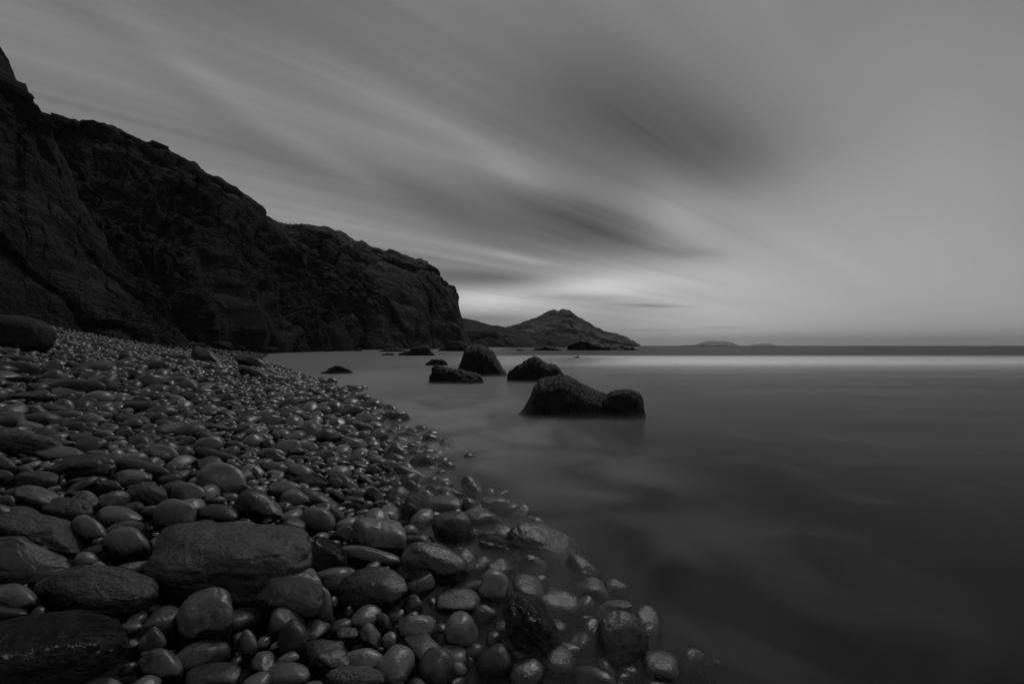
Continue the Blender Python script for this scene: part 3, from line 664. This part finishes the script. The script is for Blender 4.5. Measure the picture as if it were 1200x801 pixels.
# (centre u, centre v, length, thickness, tilt, tone, shape, label, short reference)
HS = [
 (40,503,46,17,12,'p','f','smooth pale tablet stone resting on the long mottled slab','the pale tablet stone'),
 (25,522,100,34,12,'b','f','long mottled flat slab half out of frame under the pale tablet stone','the long mottled slab'),
 (0,546,42,26,20,'m','o','',''),
 (70,534,66,25,5,'w','o','oval stone with dark wet end and lighter dry end above the rough hump','the two toned oval stone'),
 (95,548,82,32,-4,'d','o','broad dark hump backed stone with rough pitted skin','the rough dark hump'),
 (116,533,34,11,5,'p','f','',''),(98,516,36,17,6,'m','a','',''),(122,510,26,14,5,'p','o','',''),
 (135,524,25,15,0,'p','r','rounded pale stone with shaded left edge above the rough dark hump',''),
 (145,511,23,18,0,'d','r','',''),(175,513,31,12,3,'m','f','',''),
 (188,533,46,26,8,'w','o','dark stone with wide dry oval face just above the long flat bar','the dry faced oval stone'),
 (106,493,37,19,10,'p','a','pale faceted stone with ridge down its middle','the pale ridged stone'),
 (156,493,42,16,5,'b','o','flat speckled grey stone beneath the dark cleft stone','the speckled grey stone'),
 (86,501,33,18,8,'d','o','',''),(66,505,28,13,5,'m','o','',''),
 (168,551,70,19,8,'m','f','long flat grey bar of stone above the smooth domed stone','the long flat bar'),
 (154,561,49,23,0,'p','o','smooth domed pale stone below the long flat bar','the smooth domed stone'),
 (171,582,52,36,8,'b','r','round banded stone with rough texture and dark wet underside','the round banded stone'),
 (198,565,26,18,-10,'m','o','',''),(127,573,34,23,8,'d','a','',''),(124,585,20,13,0,'w','r','',''),
 (97,566,42,13,0,'m','f','',''),(124,556,20,11,-5,'p','o','',''),
 (42,562,54,22,0,'b','f','flat topped rough grey stone below the small smooth oval','the flat topped rough stone'),
 (28,552,24,12,0,'m','o','',''),(3,559,28,18,0,'m','o','',''),(93,581,26,13,5,'d','a','',''),
 (45,586,62,32,15,'w','a','big dark wedge with a pale sloping ridge','the dark wedge'),
 (79,598,62,31,4,'b','o','grey stone split by two black cracks','the cracked stone'),
 (4,592,28,26,0,'m','r','',''),(16,578,28,14,-15,'d','o','',''),
 (140,607,56,29,6,'w','o','dark stone with pale notched dry patch across its back','the notched patch stone'),
 (106,623,50,34,22,'w','o','leaning oval stone with pale crust along its upper edge','the crusted oval stone'),
 (46,622,108,42,14,'b','a','long carved stone, dark behind and hollowed at its pale end','the hollowed long stone'),
 (15,657,138,58,4,'m','t','big smooth dark stone tapering to a blunt point with a shiny ridge','the big blunt pointed stone'),
 (148,641,56,50,10,'w','r','dark rounded stone with one flat pale face like a mask','the flat faced round stone'),
 (108,647,28,15,-15,'d','o','',''),
 (120,693,128,62,4,'b','r','large ridged boulder with overlapping bands beside the giant boulder','the ridged boulder'),
 (18,704,64,42,20,'w','o','dark stone with pale triangular patch at the frame edge','the triangular patch stone'),
 (6,719,54,22,4,'m','o','',''),
 (52,765,200,92,-8,'g','f','huge wet stone covered in tiny glints in the bottom corner','the huge glinting stone'),
 (177,753,36,28,-35,'p','f','small flat pale stone awash between the glinting stone and tall egg',''),
 (187,784,58,50,0,'w','r','black round stone with square pale dry cap','the square capped stone'),
 (238,732,98,68,-62,'w','o','tall leaning egg shaped stone with long pale dry face','the tall leaning egg'),
 (250,796,66,42,0,'m','a','',''),
 (290,754,34,22,84,'p','o','small pale upright stone standing like a tooth in the wash','the pale tooth stone'),
 (331,697,96,82,8,'w','a','big dark stone with broad angular dry face below the giant boulder','the big angular faced stone'),
 (379,713,54,22,86,'p','o','narrow upright pale stone with a bright rim','the narrow upright stone'),
 (342,753,54,36,-65,'m','o','',''),
 (380,769,62,40,6,'d','a','dark knuckled stone awash below the narrow upright stone','the dark knuckled stone'),
 (338,793,52,36,0,'w','r','',''),
 (268,663,196,104,4,'b','r','giant rough rounded boulder in the middle of the foreground stones','the giant boulder'),
 (203,607,50,48,20,'w','r','dark ball shaped stone with pale square face above the giant boulder','the dark ball stone'),
 (255,604,50,28,0,'d','o','',''),
 (304,597,60,42,26,'d','a','dark triangular slab leaning above the giant boulder','the dark triangular slab'),
 (259,565,60,48,4,'p','r','large pale egg stone with notched top and dark wet base','the large pale egg'),
 (255,537,58,18,10,'d','f','dark arched stone lying behind the large pale egg','the dark arched stone'),
 (220,583,42,36,15,'w','r','dark stone with pale oval face beside the large pale egg','the oval faced stone'),
 (274,524,24,17,10,'m','o','',''),(306,515,26,17,12,'p','o','',''),
 (338,526,31,23,0,'p','r','bright smooth egg shaped stone with a glowing rim','the bright egg stone'),
 (364,526,20,16,15,'p','o','',''),(384,535,30,17,8,'m','a','',''),(296,530,21,12,22,'p','o','',''),(286,536,18,9,0,'p','o','',''),
 (350,538,27,9,4,'m','f','',''),(340,546,25,11,2,'m','f','',''),(366,549,18,11,0,'m','o','',''),(321,555,20,10,6,'p','f','',''),
 (298,559,22,15,65,'g','a','little glinting stone beside the large pale egg',''),
 (364,563,44,20,5,'g','a','faceted stone with glittering broken face','the glittering faceted stone'),
 (346,586,36,26,5,'p','o','smooth pale stone overlapped by a long stone behind it','the smooth overlapped stone'),
 (376,587,46,20,18,'m','o','',''),(326,570,26,16,-18,'m','a','',''),(320,537,22,19,0,'d','r','',''),(298,502,33,13,5,'w','o','',''),
 (270,497,18,12,28,'p','o','',''),(250,495,18,14,-30,'g','a','little curled stone with bright shell like rim',''),(238,500,30,16,-15,'d','a','',''),
 (324,512,14,9,80,'p','o','',''),(218,519,25,17,0,'m','a','',''),(246,515,38,18,16,'d','o','',''),(217,502,21,9,-8,'p','o','',''),
 (339,495,11,5,10,'p','f','',''),(298,582,40,12,42,'m','f','',''),(348,601,24,15,18,'m','a','',''),
 (372,613,42,40,10,'w','r','dark round stone with small dry cap right of the overlapped pair','the dry capped dark stone'),
 (341,618,16,7,-12,'g','a','',''),
 (383,654,48,44,20,'g','a','rough wet stone sparkling all over beside the giant boulder','the sparkling rough stone'),
 (391,489,18,10,-10,'d','a','',''),
 (421,502,36,19,18,'b','a','blocky stone with pale crusted top at the edge of the shingle','the crusted blocky stone'),
 (407,509,16,15,60,'d','o','',''),(457,508,18,12,0,'d','r','',''),(465,501,14,9,0,'m','r','',''),
 (481,512,34,10,9,'d','o','long low dark stone lying half in the misty water','the long half sunk stone'),
 (471,515,20,8,15,'d','o','',''),(448,523,17,12,10,'m','r','',''),(465,539,28,16,8,'d','o','',''),(441,541,27,13,10,'d','o','',''),
 (421,547,23,14,6,'d','o','',''),(439,553,20,17,5,'d','r','',''),(451,551,24,12,52,'g','a','',''),
 (482,557,46,16,22,'m','o','long slanting stone fading into the mist','the long slanting stone'),
 (488,533,18,14,0,'d','r','',''),(500,527,18,12,0,'m','r','',''),(503,537,26,13,6,'d','o','',''),(431,565,28,11,36,'m','o','',''),
 (393,568,20,18,-60,'m','f','',''),(409,569,34,18,38,'m','a','',''),(395,580,22,13,36,'d','o','',''),(440,584,30,18,62,'d','o','',''),
 (484,573,24,15,55,'m','o','',''),
 (519,578,50,19,2,'d','a','dark flat block behind the pale lined rock in the shallows','the dark flat block'),
 (518,592,50,26,4,'m','o','rounded rock with a pale line, awash beside the dark flat block','the pale lined rock'),
 (560,575,46,20,38,'m','o','smooth cone shaped stone sinking into the sea','the sinking cone stone'),
 (551,597,30,22,60,'m','o','',''),
 (484,601,38,28,80,'g','r','upright rounded stone with a shining wet top','the shining upright stone'),
 (535,527,44,17,28,'b','o','lone striped stone awash off the edge of the shingle','the lone striped stone'),
 (555,529,12,8,0,'d','r','',''),(447,486,13,6,10,'d','o','',''),(463,592,15,12,0,'m','r','',''),(454,597,26,18,28,'d','a','',''),
 (415,586,26,12,0,'d','a','',''),(420,596,36,12,18,'g','f','',''),
 (445,634,66,54,6,'w','k','big square block of stone with a pale flat top','the square block'),
 (404,628,26,24,-35,'m','a','',''),
 (434,655,76,24,18,'w','f','long dark plank like stone below the square block','the dark plank stone'),
 (435,693,84,58,-6,'d','o','large dark domed stone below the plank like stone','the large dark dome'),
 (490,643,38,34,0,'m','a','flat angular plate of stone just under water beside the square block','the angular plate'),
 (533,627,60,46,68,'d','a','black pointed stone standing out of the misty shallows','the black pointed stone'),
 (508,666,80,60,12,'d','a','black stone with bright twisted ridge below the black pointed stone','the ridged black stone'),
 (407,670,19,13,5,'m','o','',''),(421,607,15,9,0,'m','o','',''),(393,608,26,24,40,'b','o','',''),
 (582,642,46,34,24,'g','r','rounded black stone with glistening top in the shallows','the glistening rounded stone'),
 (577,694,54,44,-65,'w','o','tall rounded stone with pale dry crown in the shallows','the tall crowned stone'),
 (658,657,140,58,32,'d','o','large long boulder lying just under the misty water','the drowned long boulder'),
 (626,676,52,46,30,'d','r','',''),(660,706,50,24,34,'m','o','',''),
 (624,738,98,58,54,'g','o','big wet black stone leaning seaward with a bright edge','the big leaning wet stone'),
 (728,758,86,66,70,'d','o','big dark drowned stone, second last one out to sea','the big drowned stone'),
 (680,762,44,36,-60,'m','o','',''),(820,788,58,50,30,'d','o','last dark drowned stone out to sea by the frame bottom',''),
 (580,781,54,46,-40,'d','o','',''),(484,713,32,26,-60,'m','a','',''),(450,731,30,17,72,'m','a','',''),
 (490,737,50,38,14,'w','a','stone with scooped pale face half out of the water','the scooped face stone'),
 (434,748,36,26,55,'w','a','small stone with sharp pale leaf shaped face','the leaf faced stone'),
 (407,745,26,22,0,'m','k','',''),
 (540,744,56,42,70,'w','r','black rounded stone with a pale hooked cap','the hooked cap stone'),
 (512,784,54,44,70,'m','o','large smooth stone at the frame bottom below the scooped face stone','the bottom smooth stone'),
 (551,777,16,10,80,'m','r','',''),(415,796,72,34,4,'b','o','',''),(396,690,14,11,0,'m','a','',''),
 (9,413,28,13,0,'m','r','',''),(20,423,46,15,4,'m','o','pale low stone just below the great dark boulder',''),
 (20,434,64,17,3,'b','f','',''),(56,438,42,25,0,'d','a','dark chunky stone with pale broken shoulder','the dark chunky stone'),
 (115,433,50,22,6,'m','o','broad smooth hump of stone alone on the upper beach','the smooth upper hump'),
 (121,448,42,16,5,'p','o','',''),(22,446,40,13,2,'d','o','',''),(6,451,26,11,0,'m','o','',''),(15,459,28,11,0,'m','o','',''),
 (84,457,80,19,4,'m','f','long flat grey slab on the upper beach','the long flat upper slab'),(37,466,48,19,-4,'m','a','',''),(78,464,42,20,5,'w','a','',''),
 (83,474,28,13,5,'d','o','',''),(101,471,27,13,6,'m','o','',''),(119,478,23,12,10,'d','o','',''),
 (166,479,46,21,-4,'d','k','dark squat stone with a vertical cleft','the dark cleft stone'),
 (152,457,29,11,10,'d','a','',''),(195,481,17,12,0,'p','r','',''),(151,426,21,9,0,'d','o','',''),(181,430,36,17,0,'d','a','',''),
 (146,415,20,10,8,'d','o','',''),(75,421,16,11,10,'m','r','',''),(85,430,19,14,0,'m','a','',''),(148,434,20,9,0,'p','o','',''),(179,445,20,9,0,'p','a','',''),
 (168,465,30,11,-8,'d','a','',''),(81,487,35,11,0,'p','f','',''),(62,480,37,15,5,'m','a','',''),(27,479,34,9,0,'m','f','',''),(95,483,28,13,8,'d','a','',''),
 (243,421,42,20,28,'d','a','dark angular boulder tilted on the upper shingle','the dark angular boulder'),
 (293,426,40,20,25,'d','a','dark blocky boulder behind the wedge boulder by the waterline','the blocky boulder'),
 (300,441,46,18,18,'d','a','dark wedge boulder at the waterline bend','the wedge boulder'),
 (205,421,36,14,8,'d','a','',''),(211,448,29,16,0,'m','a','',''),(237,450,23,15,-5,'d','k','',''),(208,468,27,11,22,'p','o','',''),(223,466,23,14,8,'m','a','',''),
 (273,474,21,8,4,'m','o','',''),(273,479,20,8,2,'m','f','',''),(307,465,13,8,0,'m','r','',''),
 (344,483,18,15,0,'w','r','dark round stone with bright cap in the middle of the shingle','the bright capped stone'),
 (316,484,21,10,0,'m','a','',''),(224,491,17,13,0,'m','r','',''),(217,484,20,11,10,'m','o','',''),(268,489,22,10,38,'m','o','',''),(236,474,27,12,8,'d','a','',''),
 (253,461,18,12,-20,'d','a','',''),(313,454,13,8,0,'m','o','',''),(318,494,27,8,12,'d','o','',''),
]
for i, s in enumerate(HS): hand_stone(i, *s)

# fallen blocks along the foot of the cliff
FOOT = [(262, 58, 0.9, 'fallen dark block at the cliff foot above the pebbles, bigger than its neighbours'), (232, 46.5, 0.55, 'squat fallen block at the inner end of the row under the cliff'),
        (281, 66, 0.6, 'small fallen block beside the biggest one under the cliff'), (318, 80, 1.0, 'fallen block where the cliff foot meets the cove water'),
        (347, 90, 0.8, 'half sunk block at the cliff foot in the cove'), (384, 103, 1.1, 'low wide block awash at the cliff foot farther round the cove'), (420, 112, 0.9, 'last fallen block along the cliff foot towards the headland')]
for k, (u_, Y_, r_, lab) in enumerate(FOOT):
    Uf, Ff = unit_stone(4, 'a', 900 + k, True)
    x_ = (u_ - U0) / F * Y_
    Lf = Uf * np.array([r_ * 1.3, r_, r_ * 0.85]) @ rotm_(0.3 * k).T
    link('fallen_block', make_mesh('fallen_block', Lf, Ff), MAT_CLIFF, lab, 'rock', 'fallen blocks along the cliff foot', loc=(x_, Y_, max(g1(x_, Y_), -0.3) + r_ * 0.3))

# the great dark boulder, upper left
bd = unit_stone(5, 'k', 4242, True)
Ub, Fb = unit_stone(5, 'o', 4243, True)
Ub = Ub * (0.86 + 0.0 * Ub); Ub = np.sign(Ub) * np.abs(Ub) ** 0.9
bY = 10.6; bC = np.array([(3 - U0) / F * bY, bY, CAMZ + (V0 - 392.5) / F * bY])
r_ = np.array([0.69, 0.0, 0.0])
bL = np.stack([Ub[:, 0] * 1.19, Ub[:, 1] * 0.75, Ub[:, 2] * 0.56 - Ub[:, 0] * 0.06], 1)
me = make_mesh('boulder', bL, Fb); link('boulder', me, MAT_BOULDER, 'great smooth black boulder at the edge of frame on the upper beach', 'boulder', loc=tuple(bC))
for k in (-0.7, -0.3, 0.1, 0.5, 0.8): PLACED.append((bC[0] + k, bC[1], 0.55))

# ---- everything between: packed by size, first the largest
class Grid:
    def __init__(s): s.c = {}
    def key(s, x, y):
        return (int(math.floor(math.atan2(x, y) / 0.05)), int(math.floor(math.log(max(math.hypot(x, y), 0.2)) / 0.05)))
    def add(s, x, y, r):
        R = math.hypot(x, y); w = r / R; n = int(w / 0.05) + 1
        k = s.key(x, y)
        for i in range(-n, n + 1):
            for j in range(-n, n + 1):
                s.c.setdefault((k[0] + i, k[1] + j), []).append((x, y, r))
    def hit(s, x, y, r, f):
        for (a, b, q) in s.c.get(s.key(x, y), ()):
            m = (r + q) * f
            if (a - x) ** 2 + (b - y) ** 2 < m * m: return True
        return False
G = Grid()
for p in PLACED: G.add(*p)
fill = []
for (lo, hi, count, f, maxr) in [(42, 62, 3500, 0.76, 0.13), (28, 42, 5000, 0.78, 0.11), (20, 32, 5000, 0.80, 0.19), (13, 20, 14000, 0.79, 0.17), (8, 13, 40000, 0.79, 0.17), (5, 8, 45000, 0.80, 0.14), (3.2, 5, 60000, 0.78, 0.16)]:
    azs = RNG.uniform(math.radians(-54), math.radians(20), count)
    rs = np.exp(RNG.uniform(math.log(1.35), math.log(115), count))
    X, Y = rs * np.sin(azs), rs * np.cos(azs)
    d = shore_d(X, Y)
    pxs = RNG.uniform(lo, hi, count)
    rad = pxs / 2 * Y / F
    clump = vnoise(np.stack([X * 0.6, Y * 0.6, X * 0], 1), 88)
    ok = (d > -2.3) & (d < 24) & (rad < maxr * (1 + 0.35 * clump)) & (X / Y > -1.22) & (rad > 0.011)
    ok &= ~((d < -0.15) & (RNG.uniform(size=count) < np.clip(-d * (0.9 if lo < 25 else 0.35), 0, 0.93)))
    if lo > 40: ok &= (d < 1.6) & (Y < 3.4)
    ok &= ~((Y > 3.0) & (d < -0.45 - RNG.uniform(0, 0.5, count))) & ~(d < -0.9 - RNG.uniform(0, 0.8, count))
    ok &= d > -0.85       # they thin out down the slope
    ok &= ~((Y < 4.2) & (hi < 9) & (RNG.uniform(size=count) < 0.93))
    ok &= ~((Y < 2.6) & (hi < 14) & (RNG.uniform(size=count) < 0.88))
    ok &= ~((Y < 3.2) & (hi < 21) & (RNG.uniform(size=count) < 0.6))
    if lo < 5: ok &= Y > 8.0
    if hi < 14: ok &= d > 0.12
    for k in np.where(ok)[0]:
        x_, y_, r_ = float(X[k]), float(Y[k]), float(rad[k])
        if G.hit(x_, y_, r_, f): continue
        G.add(x_, y_, r_); fill.append((x_, y_, r_, float(pxs[k]), float(d[k])))
fill = np.array(fill)
gz = ground(fill[:, 0], fill[:, 1])
print('fill stones', len(fill))
PROTO = {}
def proto(lv, k):
    if (lv, k) not in PROTO:
        sh = ['o', 'o', 'a', 'r', 'o', 'r', 't', 'o', 'f', 'o'][k % 10]
        PROTO[(lv, k)] = (*unit_stone(lv, sh, 50000 + k * 13), sh)
    return PROTO[(lv, k)]
def rotm(rx, ry, rz):
    cx, sx, cy, sy, cz, sz = math.cos(rx), math.sin(rx), math.cos(ry), math.sin(ry), math.cos(rz), math.sin(rz)
    return np.array([[cz, -sz, 0], [sz, cz, 0], [0, 0, 1]]) @ np.array([[cy, 0, sy], [0, 1, 0], [-sy, 0, cy]]) @ np.array([[1, 0, 0], [0, cx, -sx], [0, sx, cx]])
def tone_of(rnd, d):
    q = rnd.random()
    k = 'p' if q < 0.13 else ('m' if q < 0.50 else ('d' if q < 0.82 else 'b'))
    if d < 1.6 and q > 0.58: k = 'w'
    if d < -0.05: k = 'd'
    return k
vis_px = fill[:, 3] * (1 + 0 * fill[:, 3])
uu_ = U0 + F * fill[:, 0] / fill[:, 1]; vv_ = V0 - F * (gz - CAMZ) / fill[:, 1]
inview = (uu_ > 4) & (uu_ < 1190) & (vv_ < 796) & ((fill[:, 4] > -0.9) | (fill[:, 3] > 16))
N_IND = 300 - len(HS)
order = np.argsort(-np.where(inview, fill[:, 3], 0))[:N_IND]
indiv = set(int(k) for k in order)
chunks = {'v': [], 'f': [], 't': [], 'd': [], 'c': []}; base_i = 0
SH = {}
for k in range(len(fill)):
    x_, y_, r_, px_, d_ = fill[k]
    rnd = random.Random(7000 + k)
    single = k in indiv
    lv = 3 if single else (2 if px_ > 8.5 else 1)
    U, Fc, sh = proto(lv, rnd.randrange(30) if lv == 3 else rnd.randrange(24))
    a, b, c = r_ * rnd.uniform(0.98, 1.3), r_ * rnd.uniform(0.68, 0.95), r_ * rnd.uniform(0.48, 0.85)
    M = rotm(rnd.gauss(0, 0.20), rnd.gauss(0.10, 0.22), rnd.uniform(0, 6.28)) @ np.diag([a, b, c])
    L = U @ M.T
    C = np.array([x_, y_, gz[k] + c * rnd.uniform(0.05, 0.55)])
    tn = tone_of(rnd, d_)
    zt = L[:, 2] / L[:, 2].max()
    wl = rnd.uniform(-0.2, 0.7) if tn == 'w' else (-1.7 if d_ > 0.8 else (2.6 if d_ < -0.05 else rnd.uniform(-0.8, 1.1)))
    A = stone_attrs(U, zt, 0, tn, k, wl)
    if single:
        me = make_mesh('beach_stone', L, Fc, A)
        o = link('beach_stone', me, MAT_STONE, None, 'stone', 'stones on the beach', loc=tuple(C))
        INFO.append(dict(o=o, u=float(uu_[k]), v=float(vv_[k]), w=px_ * 1.1, h=px_ * 0.6, tone=tn, shape=sh, label='', ref='', d=d_))
    else:
        chunks['v'].append(L + C); chunks['f'].append(Fc + base_i); base_i += len(L)
        chunks['t'].append(A['tone']); chunks['d'].append(A['dry']); chunks['c'].append(A['coarse'] * 0.5)
me = make_mesh('pebbles', np.concatenate(chunks['v']), np.concatenate(chunks['f']),
               dict(tone=np.concatenate(chunks['t']), dry=np.concatenate(chunks['d']), coarse=np.concatenate(chunks['c'])))
link('pebbles', me, MAT_STONE, 'countless small dark rounded pebbles packed between the larger beach stones', 'pebbles', kind='stuff')

# ---- names for the single stones
TW = {'p': 'pale', 'm': 'grey', 'd': 'dark', 'w': 'dry capped', 'b': 'mottled', 'g': 'wet glinting'}
SW = {'o': 'oval', 'r': 'rounded', 'a': 'angular', 'f': 'flat', 't': 'tapering', 'k': 'blocky'}
refs = [q for q in INFO if q['ref']]
bucket = {}
for q in INFO:
    if q['label']: q['o']['label'] = q['label']; continue
    R = min((r for r in refs if r is not q), key=lambda r: math.hypot((r['u'] - q['u']), (r['v'] - q['v']) * 1.7))
    du, dv = q['u'] - R['u'], (q['v'] - R['v']) * 1.5
    rel = ('seaward of' if du > 0 else 'landward of') if abs(du) > abs(dv) else ('in front of' if dv > 0 else 'behind')
    q['dist'] = math.hypot(du, dv); q['size'] = q['w'] * q['h']
    sz = 'sizeable' if q['size'] > 900 else ('small' if q['size'] < 170 else 'middling')
    bucket.setdefault((sz, TW[q['tone']], SW[q['shape']], rel, R['ref']), []).append(q)
ORD = ['nearest', 'second nearest', 'third nearest', 'fourth nearest', 'fifth nearest', 'sixth nearest', 'seventh nearest', 'eighth nearest']
for (sz, t_, s_, rel, ref), qs in bucket.items():
    qs.sort(key=lambda q: q['dist'])
    for j, q in enumerate(qs):
        q['o']['label'] = (ORD[min(j, 7)] + ' ' if len(qs) > 1 else '') + f'{sz} {t_} {s_} stone {rel} {ref}'
print('single stones', len(INFO))
